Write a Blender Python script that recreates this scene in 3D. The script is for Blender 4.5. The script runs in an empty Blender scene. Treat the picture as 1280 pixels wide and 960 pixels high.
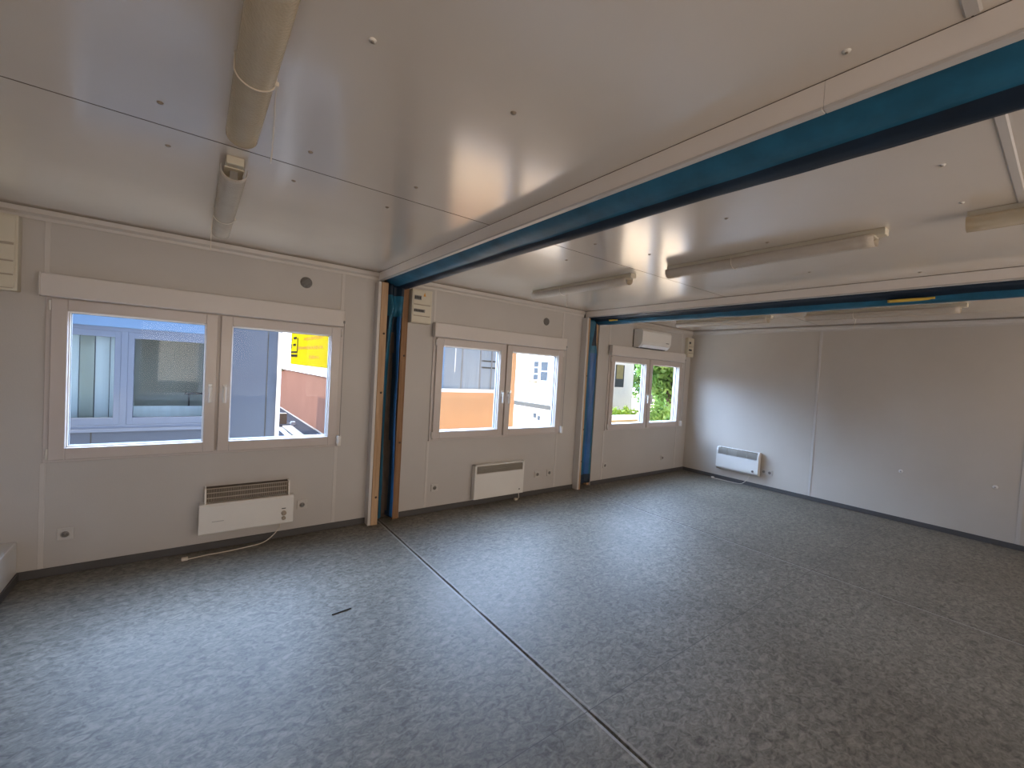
import bpy, bmesh, math, random
from mathutils import Vector, Matrix, noise
random.seed(7)
C = bpy.context.scene.collection
PI = math.pi
H = 2.5            # ceiling height
FARX = 8.40        # far wall
BACKY = -6.0       # wall behind the camera
PITCH = 2.865      # module width
WX = [1.424, 1.424 + PITCH, 1.424 + 2 * PITCH]   # window centres

# ------------------------------------------------------------------ materials
def new_mat(name):
    m = bpy.data.materials.new(name); m.use_nodes = True
    nt = m.node_tree
    return m, nt, nt.nodes['Principled BSDF']

def ramp(nt, fac, c0, c1, p0=0.0, p1=1.0):
    r = nt.nodes.new('ShaderNodeValToRGB')
    r.color_ramp.elements[0].color = (*c0, 1); r.color_ramp.elements[1].color = (*c1, 1)
    r.color_ramp.elements[0].position = p0; r.color_ramp.elements[1].position = p1
    nt.links.new(fac, r.inputs[0]); return r.outputs[0]

def noise_tex(nt, scale, detail=4.0, rough=0.6, vec=None, mapscale=None):
    n = nt.nodes.new('ShaderNodeTexNoise')
    n.inputs['Scale'].default_value = scale; n.inputs['Detail'].default_value = detail
    n.inputs['Roughness'].default_value = rough
    tc = nt.nodes.new('ShaderNodeTexCoord')
    mp = nt.nodes.new('ShaderNodeMapping')
    if mapscale: mp.inputs['Scale'].default_value = mapscale
    nt.links.new(tc.outputs['Object'], mp.inputs[0]); nt.links.new(mp.outputs[0], n.inputs['Vector'])
    return n

def paint(name, col, rough=0.5, var=0.06, scale=3.0, bump=0.0, bscale=60.0, metal=0.0, spec=0.5, mapscale=None):
    m, nt, b = new_mat(name)
    n = noise_tex(nt, scale, mapscale=mapscale)
    c0 = [max(0, c * (1 - var)) for c in col]; c1 = [min(1, c * (1 + var)) for c in col]
    nt.links.new(ramp(nt, n.outputs['Fac'], c0, c1, .3, .7), b.inputs['Base Color'])
    b.inputs['Roughness'].default_value = rough; b.inputs['Metallic'].default_value = metal
    b.inputs['Specular IOR Level'].default_value = spec
    if bump:
        n2 = noise_tex(nt, bscale, 3.0, mapscale=mapscale)
        bp = nt.nodes.new('ShaderNodeBump'); bp.inputs['Strength'].default_value = bump; bp.inputs['Distance'].default_value = .004
        nt.links.new(n2.outputs['Fac'], bp.inputs['Height']); nt.links.new(bp.outputs[0], b.inputs['Normal'])
    return m

def wood(name, ca, cb):
    m, nt, b = new_mat(name)
    n = noise_tex(nt, 6.0, 6.0, .65, mapscale=(6, 6, .35))
    nt.links.new(ramp(nt, n.outputs['Fac'], ca, cb, .35, .7), b.inputs['Base Color'])
    b.inputs['Roughness'].default_value = .7
    return m

def floor_mat():
    m, nt, b = new_mat('marbled grey vinyl')
    n1 = noise_tex(nt, 21.0, 4.0, .62, mapscale=(1.0, 1.5, 1))
    n1.inputs['Distortion'].default_value = 1.1
    n2 = noise_tex(nt, 55.0, 3.0, .6, mapscale=(1.0, 1.8, 1))
    n3 = noise_tex(nt, 1.1, 3.0, .55)
    mx = nt.nodes.new('ShaderNodeMath'); mx.operation = 'MULTIPLY_ADD'; mx.inputs[1].default_value = .3
    nt.links.new(n2.outputs['Fac'], mx.inputs[0]); nt.links.new(n1.outputs['Fac'], mx.inputs[2])
    col = ramp(nt, mx.outputs[0], FLOOR_A, FLOOR_B, .47, .82)
    # broad worn patches
    mul = nt.nodes.new('ShaderNodeMix'); mul.data_type = 'RGBA'; mul.blend_type = 'MULTIPLY'; mul.inputs[0].default_value = 1
    nt.links.new(col, mul.inputs[6]); nt.links.new(ramp(nt, n3.outputs['Fac'], (.80, .79, .78), (1, 1, 1), .33, .6), mul.inputs[7])
    # cross seam of the vinyl sheet and worn pale edges along the module joints
    tc = nt.nodes.new('ShaderNodeTexCoord'); sp = nt.nodes.new('ShaderNodeSeparateXYZ')
    nt.links.new(tc.outputs['Object'], sp.inputs[0])
    def band(sock, centre, half):
        a = nt.nodes.new('ShaderNodeMath'); a.operation = 'SUBTRACT'; a.inputs[1].default_value = centre; nt.links.new(sock, a.inputs[0])
        bb = nt.nodes.new('ShaderNodeMath'); bb.operation = 'ABSOLUTE'; nt.links.new(a.outputs[0], bb.inputs[0])
        l = nt.nodes.new('ShaderNodeMath'); l.operation = 'LESS_THAN'; l.inputs[1].default_value = half; nt.links.new(bb.outputs[0], l.inputs[0])
        return l.outputs[0]
    cur = mul.outputs[2]
    def over(cur, mask, colr, k=1.0):
        mm = nt.nodes.new('ShaderNodeMath'); mm.operation = 'MULTIPLY'; mm.inputs[1].default_value = k; nt.links.new(mask, mm.inputs[0])
        x = nt.nodes.new('ShaderNodeMix'); x.data_type = 'RGBA'
        nt.links.new(mm.outputs[0], x.inputs[0]); nt.links.new(cur, x.inputs[6]); x.inputs[7].default_value = (*colr, 1)
        return x.outputs[2]
    cur = over(cur, band(sp.outputs['X'], 2.809, .007), (.40, .38, .35), .55)
    cur = over(cur, band(sp.outputs['X'], 2.842, .006), (.34, .31, .27), .4)
    cur = over(cur, band(sp.outputs['X'], 5.68, .009), (.36, .35, .33), .5)
    cur = over(cur, band(sp.outputs['Y'], -2.885, .0022), (.05, .045, .04), .8)
    nt.links.new(cur, b.inputs['Base Color'])
    b.inputs['Roughness'].default_value = .54
    b.inputs['Specular IOR Level'].default_value = .5
    bp = nt.nodes.new('ShaderNodeBump'); bp.inputs['Strength'].default_value = .25; bp.inputs['Distance'].default_value = .02
    n4 = noise_tex(nt, 1.6, 3.0, .5, mapscale=(1, 2.2, 1))
    nt.links.new(n4.outputs['Fac'], bp.inputs['Height']); nt.links.new(bp.outputs[0], b.inputs['Normal'])
    return m

def glass_mat(name, tint=(.96, .98, 1), refl=.004):
    m = bpy.data.materials.new(name); m.use_nodes = True; nt = m.node_tree
    nt.nodes.clear()
    out = nt.nodes.new('ShaderNodeOutputMaterial'); mix = nt.nodes.new('ShaderNodeMixShader')
    t = nt.nodes.new('ShaderNodeBsdfTransparent'); t.inputs[0].default_value = (*tint, 1)
    g = nt.nodes.new('ShaderNodeBsdfGlossy'); g.inputs['Roughness'].default_value = .02
    mix.inputs[0].default_value = refl
    nt.links.new(t.outputs[0], mix.inputs[1]); nt.links.new(g.outputs[0], mix.inputs[2]); nt.links.new(mix.outputs[0], out.inputs[0])
    return m

def diffuser_mat(name, col, clear=.35):
    m = bpy.data.materials.new(name); m.use_nodes = True; nt = m.node_tree
    b = nt.nodes['Principled BSDF']; out = nt.nodes['Material Output']
    n = noise_tex(nt, 5.0)
    nt.links.new(ramp(nt, n.outputs['Fac'], [c * .92 for c in col], [min(1, c * 1.05) for c in col], .3, .7), b.inputs['Base Color'])
    b.inputs['Roughness'].default_value = .25
    w = nt.nodes.new('ShaderNodeTexVoronoi'); w.inputs['Scale'].default_value = 130
    tc = nt.nodes.new('ShaderNodeTexCoord'); nt.links.new(tc.outputs['Object'], w.inputs['Vector'])
    bp = nt.nodes.new('ShaderNodeBump'); bp.inputs['Strength'].default_value = .5; bp.inputs['Distance'].default_value = .003
    nt.links.new(w.outputs['Distance'], bp.inputs['Height']); nt.links.new(bp.outputs[0], b.inputs['Normal'])
    mix = nt.nodes.new('ShaderNodeMixShader'); t = nt.nodes.new('ShaderNodeBsdfTransparent')
    t.inputs[0].default_value = (.95, .9, .8, 1)
    mix.inputs[0].default_value = clear
    nt.links.new(b.outputs[0], mix.inputs[1]); nt.links.new(t.outputs[0], mix.inputs[2]); nt.links.new(mix.outputs[0], out.inputs[0])
    return m

def leaf_mat(name, ca, cb):
    m, nt, b = new_mat(name)
    n = noise_tex(nt, 1.4, 4.0)
    nt.links.new(ramp(nt, n.outputs['Fac'], ca, cb, .35, .65), b.inputs['Base Color'])
    b.inputs['Roughness'].default_value = .5
    out = nt.nodes['Material Output']; tr = nt.nodes.new('ShaderNodeBsdfTranslucent'); mix = nt.nodes.new('ShaderNodeMixShader')
    nt.links.new(ramp(nt, n.outputs['Fac'], ca, cb, .35, .65), tr.inputs[0]); mix.inputs[0].default_value = .4
    nt.links.new(b.outputs[0], mix.inputs[1]); nt.links.new(tr.outputs[0], mix.inputs[2]); nt.links.new(mix.outputs[0], out.inputs[0])
    return m

def _coat(m, w, rgh):
    b = m.node_tree.nodes['Principled BSDF']; b.inputs['Coat Weight'].default_value = w; b.inputs['Coat Roughness'].default_value = rgh
FLOOR_A = (.080, .070, .052); FLOOR_B = (.245, .222, .180)
M = dict(
    wall=paint('off white wall panel', (.49, .46, .43), .45, .04, 1.2, .12, 90),
    wallfar=paint('off white far wall panel', (.535, .485, .425), .42, .04, 1.2, .12, 90),
    ceil=paint('cream ceiling panel', (.71, .635, .55), .24, .04, .9, .03, 70, spec=.7),
    strip=paint('white joint strip', (.56, .525, .49), .4, .03),
    fascia=paint('cream beam cover', (.82, .75, .68), .4, .03),
    pvc=paint('white plastic frame', (.54, .485, .455), .3, .03),
    pvc_out=paint('white plastic', (.74, .73, .72), .35, .02),
    box=paint('white shutter box plastic', (.60, .555, .52), .35, .03),
    gasket=paint('dark rubber gasket', (.10, .095, .09), .6, .05),
    baseb=paint('dark skirting vinyl', (.075, .072, .072), .5, .1),
    dark=paint('dark gap', (.012, .011, .011), .9, .1),
    brown=paint('dark brown board', (.09, .065, .05), .8, .25, 8),
    floor=floor_mat(),
    tim=wood('pale pine timber', (.36, .22, .12), (.55, .37, .22)),
    tim2=wood('orange pine timber', (.20, .10, .045), (.32, .18, .09)),
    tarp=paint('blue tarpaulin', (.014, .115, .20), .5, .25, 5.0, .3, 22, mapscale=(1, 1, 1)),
    tarp_shade=paint('shaded blue tarpaulin', (.004, .016, .036), .55, .3, 5.0, .3, 22),  # dark copy of the blue tarpaulin, shade put into the colour
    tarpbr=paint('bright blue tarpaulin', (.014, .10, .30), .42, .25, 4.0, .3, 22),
    tape=paint('yellow foam', (.75, .5, .08), .6, .1),
    glass=glass_mat('window glass'),
    cream=paint('aged cream plastic', (.60, .55, .44), .4, .05),
    white=paint('white enamel', (.72, .70, .66), .3, .03),
    offw=paint('white plastic cover', (.68, .66, .63), .35, .03),
    sock=paint('dull white socket plastic', (.53, .50, .465), .35, .03),
    heatgr=paint('dusty brown grille', (.42, .36, .29), .5, .12, 12),
    heatin=paint('brown heater interior', (.10, .075, .055), .8, .2, 12),
    louvre=paint('shaded louvre', (.40, .37, .32), .5, .08),
    knob=paint('beige knob', (.38, .32, .25), .4, .05),
    grey=paint('grey plastic', (.22, .21, .20), .45, .05),
    vent=paint('dark grey mesh', (.10, .10, .095), .7, .2, 40),
    black=paint('black plastic', (.02, .02, .02), .4, .05),
    sticker=paint('orange warning sticker', (.65, .30, .03), .5, .05),
    cable=paint('white cable', (.62, .55, .46), .45, .05),
    lensb=diffuser_mat('cloudy diffuser', (.66, .59, .51), .28),
    lensa=diffuser_mat('clear yellowed diffuser', (.80, .71, .56), .50),
    tube=paint('fluorescent tube glass', (.72, .70, .66), .25, .02),
    screw=paint('screw head', (.30, .25, .20), .5, .2, 30),
    screwl=paint('screw cap', (.72, .69, .64), .4, .05),
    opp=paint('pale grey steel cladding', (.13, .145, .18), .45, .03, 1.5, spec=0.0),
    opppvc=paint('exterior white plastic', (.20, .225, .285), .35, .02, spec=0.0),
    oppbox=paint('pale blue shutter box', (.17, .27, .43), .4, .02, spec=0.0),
    blindw=paint('pale vertical blind', (.62, .68, .69), .7, .06, 6, mapscale=(4, 4, .1)),
    blindg=paint('grey green panel', (.40, .42, .36), .7, .05),
    oppglass=glass_mat('neighbour glass', (.92, .95, .96), .015),
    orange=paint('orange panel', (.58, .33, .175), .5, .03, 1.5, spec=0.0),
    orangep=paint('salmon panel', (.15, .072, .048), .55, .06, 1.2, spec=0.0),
    bright=paint('white cladding', (.82, .80, .78), .5, .02, spec=0.0),
    stripe=paint('grey glazing panel', (.30, .33, .36), .25, .12, 3, mapscale=(7, 1, .2), spec=0.0),
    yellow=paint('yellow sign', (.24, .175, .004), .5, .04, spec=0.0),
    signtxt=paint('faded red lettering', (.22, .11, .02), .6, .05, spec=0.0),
    warm_bounce=paint('terracotta paving', (.78, .50, .28), .9, .08, 3, spec=0.0),  # unseen slab, coloured to throw warm light onto the ceiling
    signblack=paint('black sign lettering', (.015, .012, .01), .9, .05, spec=0.0),
    ochre=paint('ochre render', (.50, .38, .18), .8, .05, spec=0.0),
    deck=paint('dark roofing deck', (.045, .042, .045), .7, .2, 4, spec=0.0),
    ground=paint('pale gravel ground', (.50, .36, .23), .9, .2, 2, spec=0.0),
    alley=paint('pale concrete paving', (.80, .70, .56), .9, .08, 3, spec=.05),
    stucco=paint('white render', (.80, .80, .78), .8, .03, 4, .2, 40, spec=0.0),
    winblue=paint('grey window glass', (.07, .08, .09), .6, .1, spec=0.0),
    band=paint('grey canopy edge', (.09, .085, .075), .6, .05, spec=0.0),
    curtain=paint('yellow curtain', (.27, .24, .13), .8, .1, 5, spec=0.0),
    leaf=leaf_mat('tree leaf', (.10, .22, .04), (.38, .52, .14)),
    leafd=leaf_mat('dark leaf', (.06, .13, .03), (.20, .32, .08)),
    hedge=leaf_mat('hedge leaf', (.14, .26, .03), (.40, .52, .08)),
    bark=paint('bark', (.10, .07, .05), .9, .2, 8),
    brass=paint('brown junction box', (.20, .14, .09), .6, .1),
)

_coat(M['ceil'], 1.0, .15)
# ------------------------------------------------------------------ mesh helpers
class MB:
    """collects shapes for ONE mesh object"""
    def __init__(s): s.bm = bmesh.new(); s.mats = []
    def mi(s, m):
        m = M[m] if isinstance(m, str) else m
        if m not in s.mats: s.mats.append(m)
        return s.mats.index(m)
    def _fin(s, verts, mat, smooth=False):
        i = s.mi(mat); fs = set()
        for v in verts: fs.update(v.link_faces)
        for f in fs: f.material_index = i; f.smooth = smooth
    def box(s, x0, x1, y0, y1, z0, z1, mat, bev=0.0, seg=2):
        b2 = bmesh.new()
        bmesh.ops.create_cube(b2, size=1)
        for v in b2.verts:
            v.co = Vector(((x0 + x1) / 2 + v.co.x * (x1 - x0), (y0 + y1) / 2 + v.co.y * (y1 - y0), (z0 + z1) / 2 + v.co.z * (z1 - z0)))
        if bev:
            bmesh.ops.bevel(b2, geom=list(b2.edges), offset=bev, segments=seg, affect='EDGES', profile=.5)
        s.merge(b2, mat); return s
    def merge(s, b2, mat, smooth=False, mtx=None):
        i = s.mi(mat); vm = {}
        for v in b2.verts: vm[v] = s.bm.verts.new(mtx @ v.co if mtx else v.co)
        for f in b2.faces:
            try:
                nf = s.bm.faces.new([vm[v] for v in f.verts]); nf.material_index = i; nf.smooth = smooth
            except ValueError: pass
        b2.free(); return s
    def cyl(s, p, q, r, mat, n=20, r2=None, smooth=True):
        p, q = Vector(p), Vector(q); d = q - p
        b2 = bmesh.new()
        bmesh.ops.create_cone(b2, cap_ends=True, segments=n, radius1=r, radius2=r if r2 is None else r2, depth=d.length)
        mt = Matrix.Translation((p + q) / 2) @ d.to_track_quat('Z', 'Y').to_matrix().to_4x4()
        s.merge(b2, mat, smooth, mt); return s
    def prism(s, pts, axis, a, b, mat, smooth=False):
        """extrude closed 2D outline (list of (u,v)) along axis from a to b"""
        def P(u, v, w): return {'x': (w, u, v), 'y': (u, w, v), 'z': (u, v, w)}[axis]
        i = s.mi(mat)
        A = [s.bm.verts.new(P(u, v, a)) for u, v in pts]; B = [s.bm.verts.new(P(u, v, b)) for u, v in pts]
        n = len(pts); fs = []
        for k in range(n):
            f = s.bm.faces.new((A[k], A[(k + 1) % n], B[(k + 1) % n], B[k])); f.smooth = smooth; fs.append(f)
        fs.append(s.bm.faces.new(A[::-1])); fs.append(s.bm.faces.new(B))
        for f in fs: f.material_index = i
        return s
    def grid(s, fn, nu, nv, mat, smooth=True):
        i = s.mi(mat)
        V = [[s.bm.verts.new(fn(u / nu, v / nv)) for v in range(nv + 1)] for u in range(nu + 1)]
        for u in range(nu):
            for v in range(nv):
                f = s.bm.faces.new((V[u][v], V[u + 1][v], V[u + 1][v + 1], V[u][v + 1])); f.material_index = i; f.smooth = smooth
        return s
    def tube(s, pts, r, mat, n=8, sub=6):
        pts = [Vector(p) for p in pts]; P = []
        for k in range(len(pts) - 1):           # Catmull-Rom
            p0 = pts[max(k - 1, 0)]; p1 = pts[k]; p2 = pts[k + 1]; p3 = pts[min(k + 2, len(pts) - 1)]
            for j in range(sub):
                t = j / sub
                P.append(.5 * ((2 * p1) + (p2 - p0) * t + (2 * p0 - 5 * p1 + 4 * p2 - p3) * t * t + (3 * p1 - p0 - 3 * p2 + p3) * t ** 3))
        P.append(pts[-1]); i = s.mi(mat); rings = []
        for k, p in enumerate(P):
            d = (P[min(k + 1, len(P) - 1)] - P[max(k - 1, 0)]).normalized()
            up = Vector((0, 0, 1)) if abs(d.z) < .9 else Vector((1, 0, 0))
            a = d.cross(up).normalized(); b = d.cross(a)
            rings.append([s.bm.verts.new(p + r * (math.cos(2 * PI * j / n) * a + math.sin(2 * PI * j / n) * b)) for j in range(n)])
        for k in range(len(rings) - 1):
            for j in range(n):
                f = s.bm.faces.new((rings[k][j], rings[k][(j + 1) % n], rings[k + 1][(j + 1) % n], rings[k + 1][j])); f.material_index = i; f.smooth = True
        for rr in (rings[0], rings[-1]):
            f = s.bm.faces.new(rr); f.material_index = i
        return s
    def build(s, name, parent=None, loc=None, solid=0.0):
        bmesh.ops.recalc_face_normals(s.bm, faces=s.bm.faces)
        me = bpy.data.meshes.new(name)
        if loc is not None:
            bmesh.ops.translate(s.bm, verts=s.bm.verts, vec=-Vector(loc))
        s.bm.to_mesh(me); s.bm.free()
        for m in s.mats: me.materials.append(m)
        o = bpy.data.objects.new(name, me); C.objects.link(o)
        if loc is not None: o.location = loc
        if parent is not None: o.parent = parent
        if solid:
            md = o.modifiers.new('thickness', 'SOLIDIFY'); md.thickness = solid
        return o

def tag(o, label, cat, group=None):
    o['label'] = label; o['category'] = cat
    if group: o['group'] = group
    return o
def struct(o, label=None, cat=None):
    o['kind'] = 'structure'
    if label: o['label'] = label
    if cat: o['category'] = cat
    return o
def empty(name, loc=(0, 0, 0), rz=0):
    o = bpy.data.objects.new(name, None); o.empty_display_size = .1; C.objects.link(o)
    o.location = loc; o.rotation_euler = (0, 0, rz); return o
def copy_tree(o, parent=None):
    c = o.copy(); C.objects.link(c); c.parent = parent
    for ch in list(o.children): copy_tree(ch, c)
    return c

# ------------------------------------------------------------------ room shell
# floor: three module floors with real gaps at the two module joints
fl = MB()
def slab(x0, x1, amp0, amp1, seed):
    n = 120
    def edge(k, base, amp, sd):
        y = .1 + (BACKY - .1) * k / n
        return base + amp * noise.noise(Vector((y * 3.1, sd, 0))) + amp * .5 * noise.noise(Vector((y * 13, sd, 5)))
    top0 = []; top1 = []
    for k in range(n + 1):
        y = .1 + (BACKY - .2) * k / n
        top0.append((edge(k, x0, amp0, seed), y)); top1.append((edge(k, x1, amp1, seed + 9), y))
    i = fl.mi('floor'); V = []
    for (a, y), (b, _) in zip(top0, top1):
        V.append([fl.bm.verts.new((a, y, 0)), fl.bm.verts.new((b, y, 0)), fl.bm.verts.new((a, y, -.02)), fl.bm.verts.new((b, y, -.02))])
    for k in range(n):
        for q in ((V[k][0], V[k][1], V[k + 1][1], V[k + 1][0]), (V[k][0], V[k + 1][0], V[k + 1][2], V[k][2]), (V[k][1], V[k][3], V[k + 1][3], V[k + 1][1])):
            f = fl.bm.faces.new(q); f.material_index = i
slab(-.1, 2.819, 0, .006, 1)
slab(2.833, 5.690, .008, .002, 2)
slab(5.699, FARX + .1, .002, 0, 3)
fl.box(-.1, FARX + .1, BACKY - .1, .1, -.12, -.021, 'dark')
struct(fl.build('floor'), 'marbled grey vinyl floor of the whole room', 'floor')

# ceiling: panels with thin joints at y = -1.964 and -4.0
ce = MB()
JY = [0.0, -1.961, -1.967, -3.998, -4.002, BACKY]
for x0, x1 in ((0, 2.76), (2.9, 5.66), (5.9, FARX)):
    for a, b in ((0.1, -1.961), (-1.967, -3.998), (-4.002, BACKY - .1)):
        ce.box(x0 - (.1 if x0 == 0 else .1), x1 + .1, b, a, H, H + .03, 'ceil')
for x0, x1 in ((0, 2.70), (2.99, 5.645), (5.95, FARX)):
    for y in (-1.964, -4.0): ce.box(x0, x1, y - (.0028 if y > -3 else .0018), y + (.0028 if y > -3 else .0018), H - .0006, H + .0305, 'brown')
ce.box(-.1, FARX + .1, BACKY - .1, .1, H + .031, H + .3, 'dark')
ceiling = struct(ce.build('ceiling'), 'cream panelled ceiling', 'ceiling')
SCREWS = [(1.636, -2.974), (2.125, -2.974), (2.616, -3.782), (1.142, -2.159), (1.149, -1.766), (1.642, -2.158), (1.641, -1.773),
          (2.131, -2.152), (2.123, -1.777), (3.548, -3.006), (3.556, -3.835), (4.061, -3.83), (5.475, -3.461), (4.10, -2.987),
          (3.575, -1.742), (3.418, -2.182), (3.857, -2.303), (5.03, -2.912)]
for k, (x, y) in enumerate(SCREWS):
    sm = MB(); mt = 'screwl' if k in (0, 2, 10, 11) else 'screw'
    sm.cyl((x, y, H - .004), (x, y, H + .002), .009, mt, 14, .011)
    sm.cyl((x, y, H - .006), (x, y, H - .004), .004, 'screw', 8)
    sm.build('screw', ceiling)

# window wall with three openings and two open recesses at the module joints
OX, OZ0, OZ1 = .965, .795, 1.99     # opening half width, bottom, top (outer frame fills it)
REC = [(2.70, 3.02), (5.62, 5.955)]
ww = MB()
segs = [(-.1, REC[0][0]), (REC[0][1], REC[1][0]), (REC[1][1], FARX + .1)]
for (a, b), cx in zip(segs, WX):
    ww.box(a, cx - OX, 0, .1, 0, H, 'wall'); ww.box(cx + OX, b, 0, .1, 0, H, 'wall')
    ww.box(cx - OX, cx + OX, 0, .1, 0, OZ0, 'wall'); ww.box(cx - OX, cx + OX, 0, .1, OZ1, H, 'wall')
    for sx in (cx - .965, cx + .945):   # panel joint strips above and below the window
        ww.box(sx - .014, sx + .014, -.004, .001, .06, OZ0 - .003, 'strip', .0015, 1)
        ww.box(sx - .014, sx + .014, -.004, .001, 2.08, 2.43, 'strip', .0015, 1)
for a, b in REC: ww.box(a, b, .09, .1, 0, H, 'brown')
struct(ww.build('wall_window'), 'off white panelled wall with the three windows', 'wall')

fw = MB()
fw.box(FARX, FARX + .1, BACKY - .1, .1, 0, H, 'wallfar')
for sy in (-1.972, -3.91):
    fw.box(FARX - .005, FARX + .001, sy - .016, sy + .016, .06, 2.43, 'strip', .002, 1)
struct(fw.build('wall_far'), 'plain off white end wall', 'wall')
lw = MB(); lw.box(-.1, 0, BACKY - .1, .1, 0, H, 'wall'); struct(lw.build('wall_left'))
bw = MB()
BWX = [1.5, 4.29, 7.1]; BH = 1.05; BZ0, BZ1 = .75, 2.15  # openings assumed in the unseen back wall, made to hold fill lamps
xs = [-.1] + [v for c in BWX for v in (c - BH, c + BH)] + [FARX + .1]
for k in range(0, len(xs), 2): bw.box(xs[k], xs[k + 1], BACKY - .1, BACKY, 0, H, 'wall')
for c in BWX:
    bw.box(c - BH, c + BH, BACKY - .1, BACKY, 0, BZ0, 'wall'); bw.box(c - BH, c + BH, BACKY - .1, BACKY, BZ1, H, 'wall')
struct(bw.build('wall_back'))

# skirtings
def skirting(name, boxes):
    b = MB()
    for q in boxes: b.box(*q, 'baseb', .003, 1)
    struct(b.build(name))
skirting('baseboard_window', [(.352, 2.69, -.012, 0, 0, .06), (3.03, 5.60, -.012, 0, 0, .06), (5.96, FARX - .012, -.012, 0, 0, .06)])
skirting('baseboard_far', [(FARX - .012, FARX, BACKY, 0, 0, .06)])
skirting('baseboard_left', [(.350, .362, BACKY, -.012, 0, .06)])

# cornice strips at the ceiling
def cornice(name, axis, a, b, c, sgn):
    """stepped profile along x (at y=0) or y (at x=FARX)"""
    pr = [(0, 2.425), (.010, 2.425), (.012, 2.445), (.030, 2.462), (.034, 2.490), (.004, 2.490), (.004, 2.4995), (0, 2.4995)]
    m = MB(); m.prism([(c + sgn * d, z) for d, z in pr], axis, a, b, 'strip')
    struct(m.build(name))
cornice('trim_1', 'x', 0, 2.698, 0, -1)
cornice('trim_2', 'x', 3.02, 5.61, 0, -1)
cornice('trim_3', 'x', 5.955, FARX, 0, -1)
cornice('trim_4', 'y', BACKY, -.034, FARX, -1)
# ceiling cover strip at the far panel joint
for nm, a, b in (('trim_5', 0.0, 2.69), ('trim_6', 3.0, 5.64)):
    m = MB(); m.prism([(-4.018, H), (-4.013, H - .005), (-3.991, H - .005), (-3.986, H)], 'x', a, b, 'strip'); struct(m.build(nm))
# low boxed-in ledge along the left wall
m = MB(); m.box(0.0, .35, BACKY, 0, 0, .272, 'offw', .006); o = m.build('trim_7'); struct(o, 'low white boxed-in ledge along the wall base', 'ledge')

# ------------------------------------------------------------------ beams and posts at the module joints
def fascia(name, x, joints):
    m = MB(); ys = [0.0] + joints + [BACKY]
    for a, b in zip(ys, ys[1:]):
        m.box(x, x + .022, b + .0006, a - .0006, 2.418, H - .003, 'fascia'); m.box(x + .001, x + .02, b, a, H - .0032, H, 'brown')
        m.box(x - .004, x + .026, b + .0006, a - .0006, 2.413, 2.424, 'strip', .002, 1)
    struct(m.build(name))
fascia('trim_8', 2.700, [-3.71])
fascia('trim_9', 5.645, [-1.25, -4.4])

def beam_wrap(name, prof, amp, seed, label, mat):
    """tarpaulin-wrapped beam: cross-section prof (x,z,sag weight) swept along y with folds"""
    m = MB(); ny = 150
    fold = []
    i = [m.mi(q) for q in mat]
    V = []
    for k in range(ny + 1):
        y = -.03 + (BACKY + .06) * k / ny; row = []
        for j, (x, z, w) in enumerate(prof):
            n1 = noise.noise(Vector((y * 1.3, seed, j * .35))); n2 = noise.noise(Vector((y * 5.0, seed + 4, j * .6)))
            row.append(m.bm.verts.new((x + w * amp * .5 * n2, y, z + w * amp * (n1 * .8 + n2 * .35))))
        V.append(row)
    np_ = len(prof)
    for k in range(ny):
        for j in range(np_ - 1):
            f = m.bm.faces.new((V[k][j], V[k][j + 1], V[k + 1][j + 1], V[k + 1][j])); f.smooth = True
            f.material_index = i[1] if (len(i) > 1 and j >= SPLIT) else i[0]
    for row in (V[0], V[-1]):
        f = m.bm.faces.new(row); f.material_index = i[0]
    for k in range(ny):
        f = m.bm.faces.new((V[k][-1], V[k][0], V[k + 1][0], V[k + 1][-1])); f.material_index = i[0]
    return m.build(name)
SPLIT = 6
bp1 = [(2.728, 2.47, 0), (2.735, 2.452, .05), (2.76, 2.434, .1), (2.79, 2.412, .3), (2.83, 2.398, .4), (2.87, 2.392, .5), (2.895, 2.393, .6),
       (2.900, 2.384, .7), (2.925, 2.372, .8), (2.955, 2.370, .9), (2.980, 2.374, 1), (2.993, 2.39, .8), (2.996, 2.47, 0)]
o = beam_wrap('tarp_wrapped_beam', bp1, .020, 3.0, '', ['tarp', 'tarp_shade'])  # underside past the split is coloured as if in shade
tag(o, 'long blue tarpaulin-wrapped ceiling beam crossing overhead from the near timber-framed post', 'beam', 'blue wrapped ceiling beams')
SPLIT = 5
bp2 = [(5.674, 2.47, 0), (5.676, 2.42, .1), (5.70, 2.408, .3), (5.75, 2.405, .5), (5.80, 2.398, .6), (5.83, 2.375, .8), (5.85, 2.35, .9), (5.88, 2.335, 1),
       (5.91, 2.333, 1), (5.94, 2.34, 1), (5.955, 2.37, .5), (5.96, 2.47, 0)]
o2 = beam_wrap('tarp_wrapped_beam', bp2, .016, 11.0, '', ['tarp_shade', 'tarp'])  # part tucked under the fascia carries its shade in the colour
tag(o2, 'blue tarpaulin-wrapped ceiling beam with yellow foam showing, beyond the second window', 'beam', 'blue wrapped ceiling beams')
for y0, y1, x, z in ((-3.22, -3.50, 5.822, 2.383), (-.30, -.44, 5.80, 2.396)):
    m = MB()
    m.grid(lambda u, v: (x + .035 * (v - .5) * math.sin(PI * min(1, .25 + u * .9)) , y0 + (y1 - y0) * u, z - .014 - .010 * math.sin(PI * v) - .012 * v), 14, 4, 'tape')
    m.build('foam_strip', o2, solid=.006)['label'] = 'yellow foam showing through the blue wrap'

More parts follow.
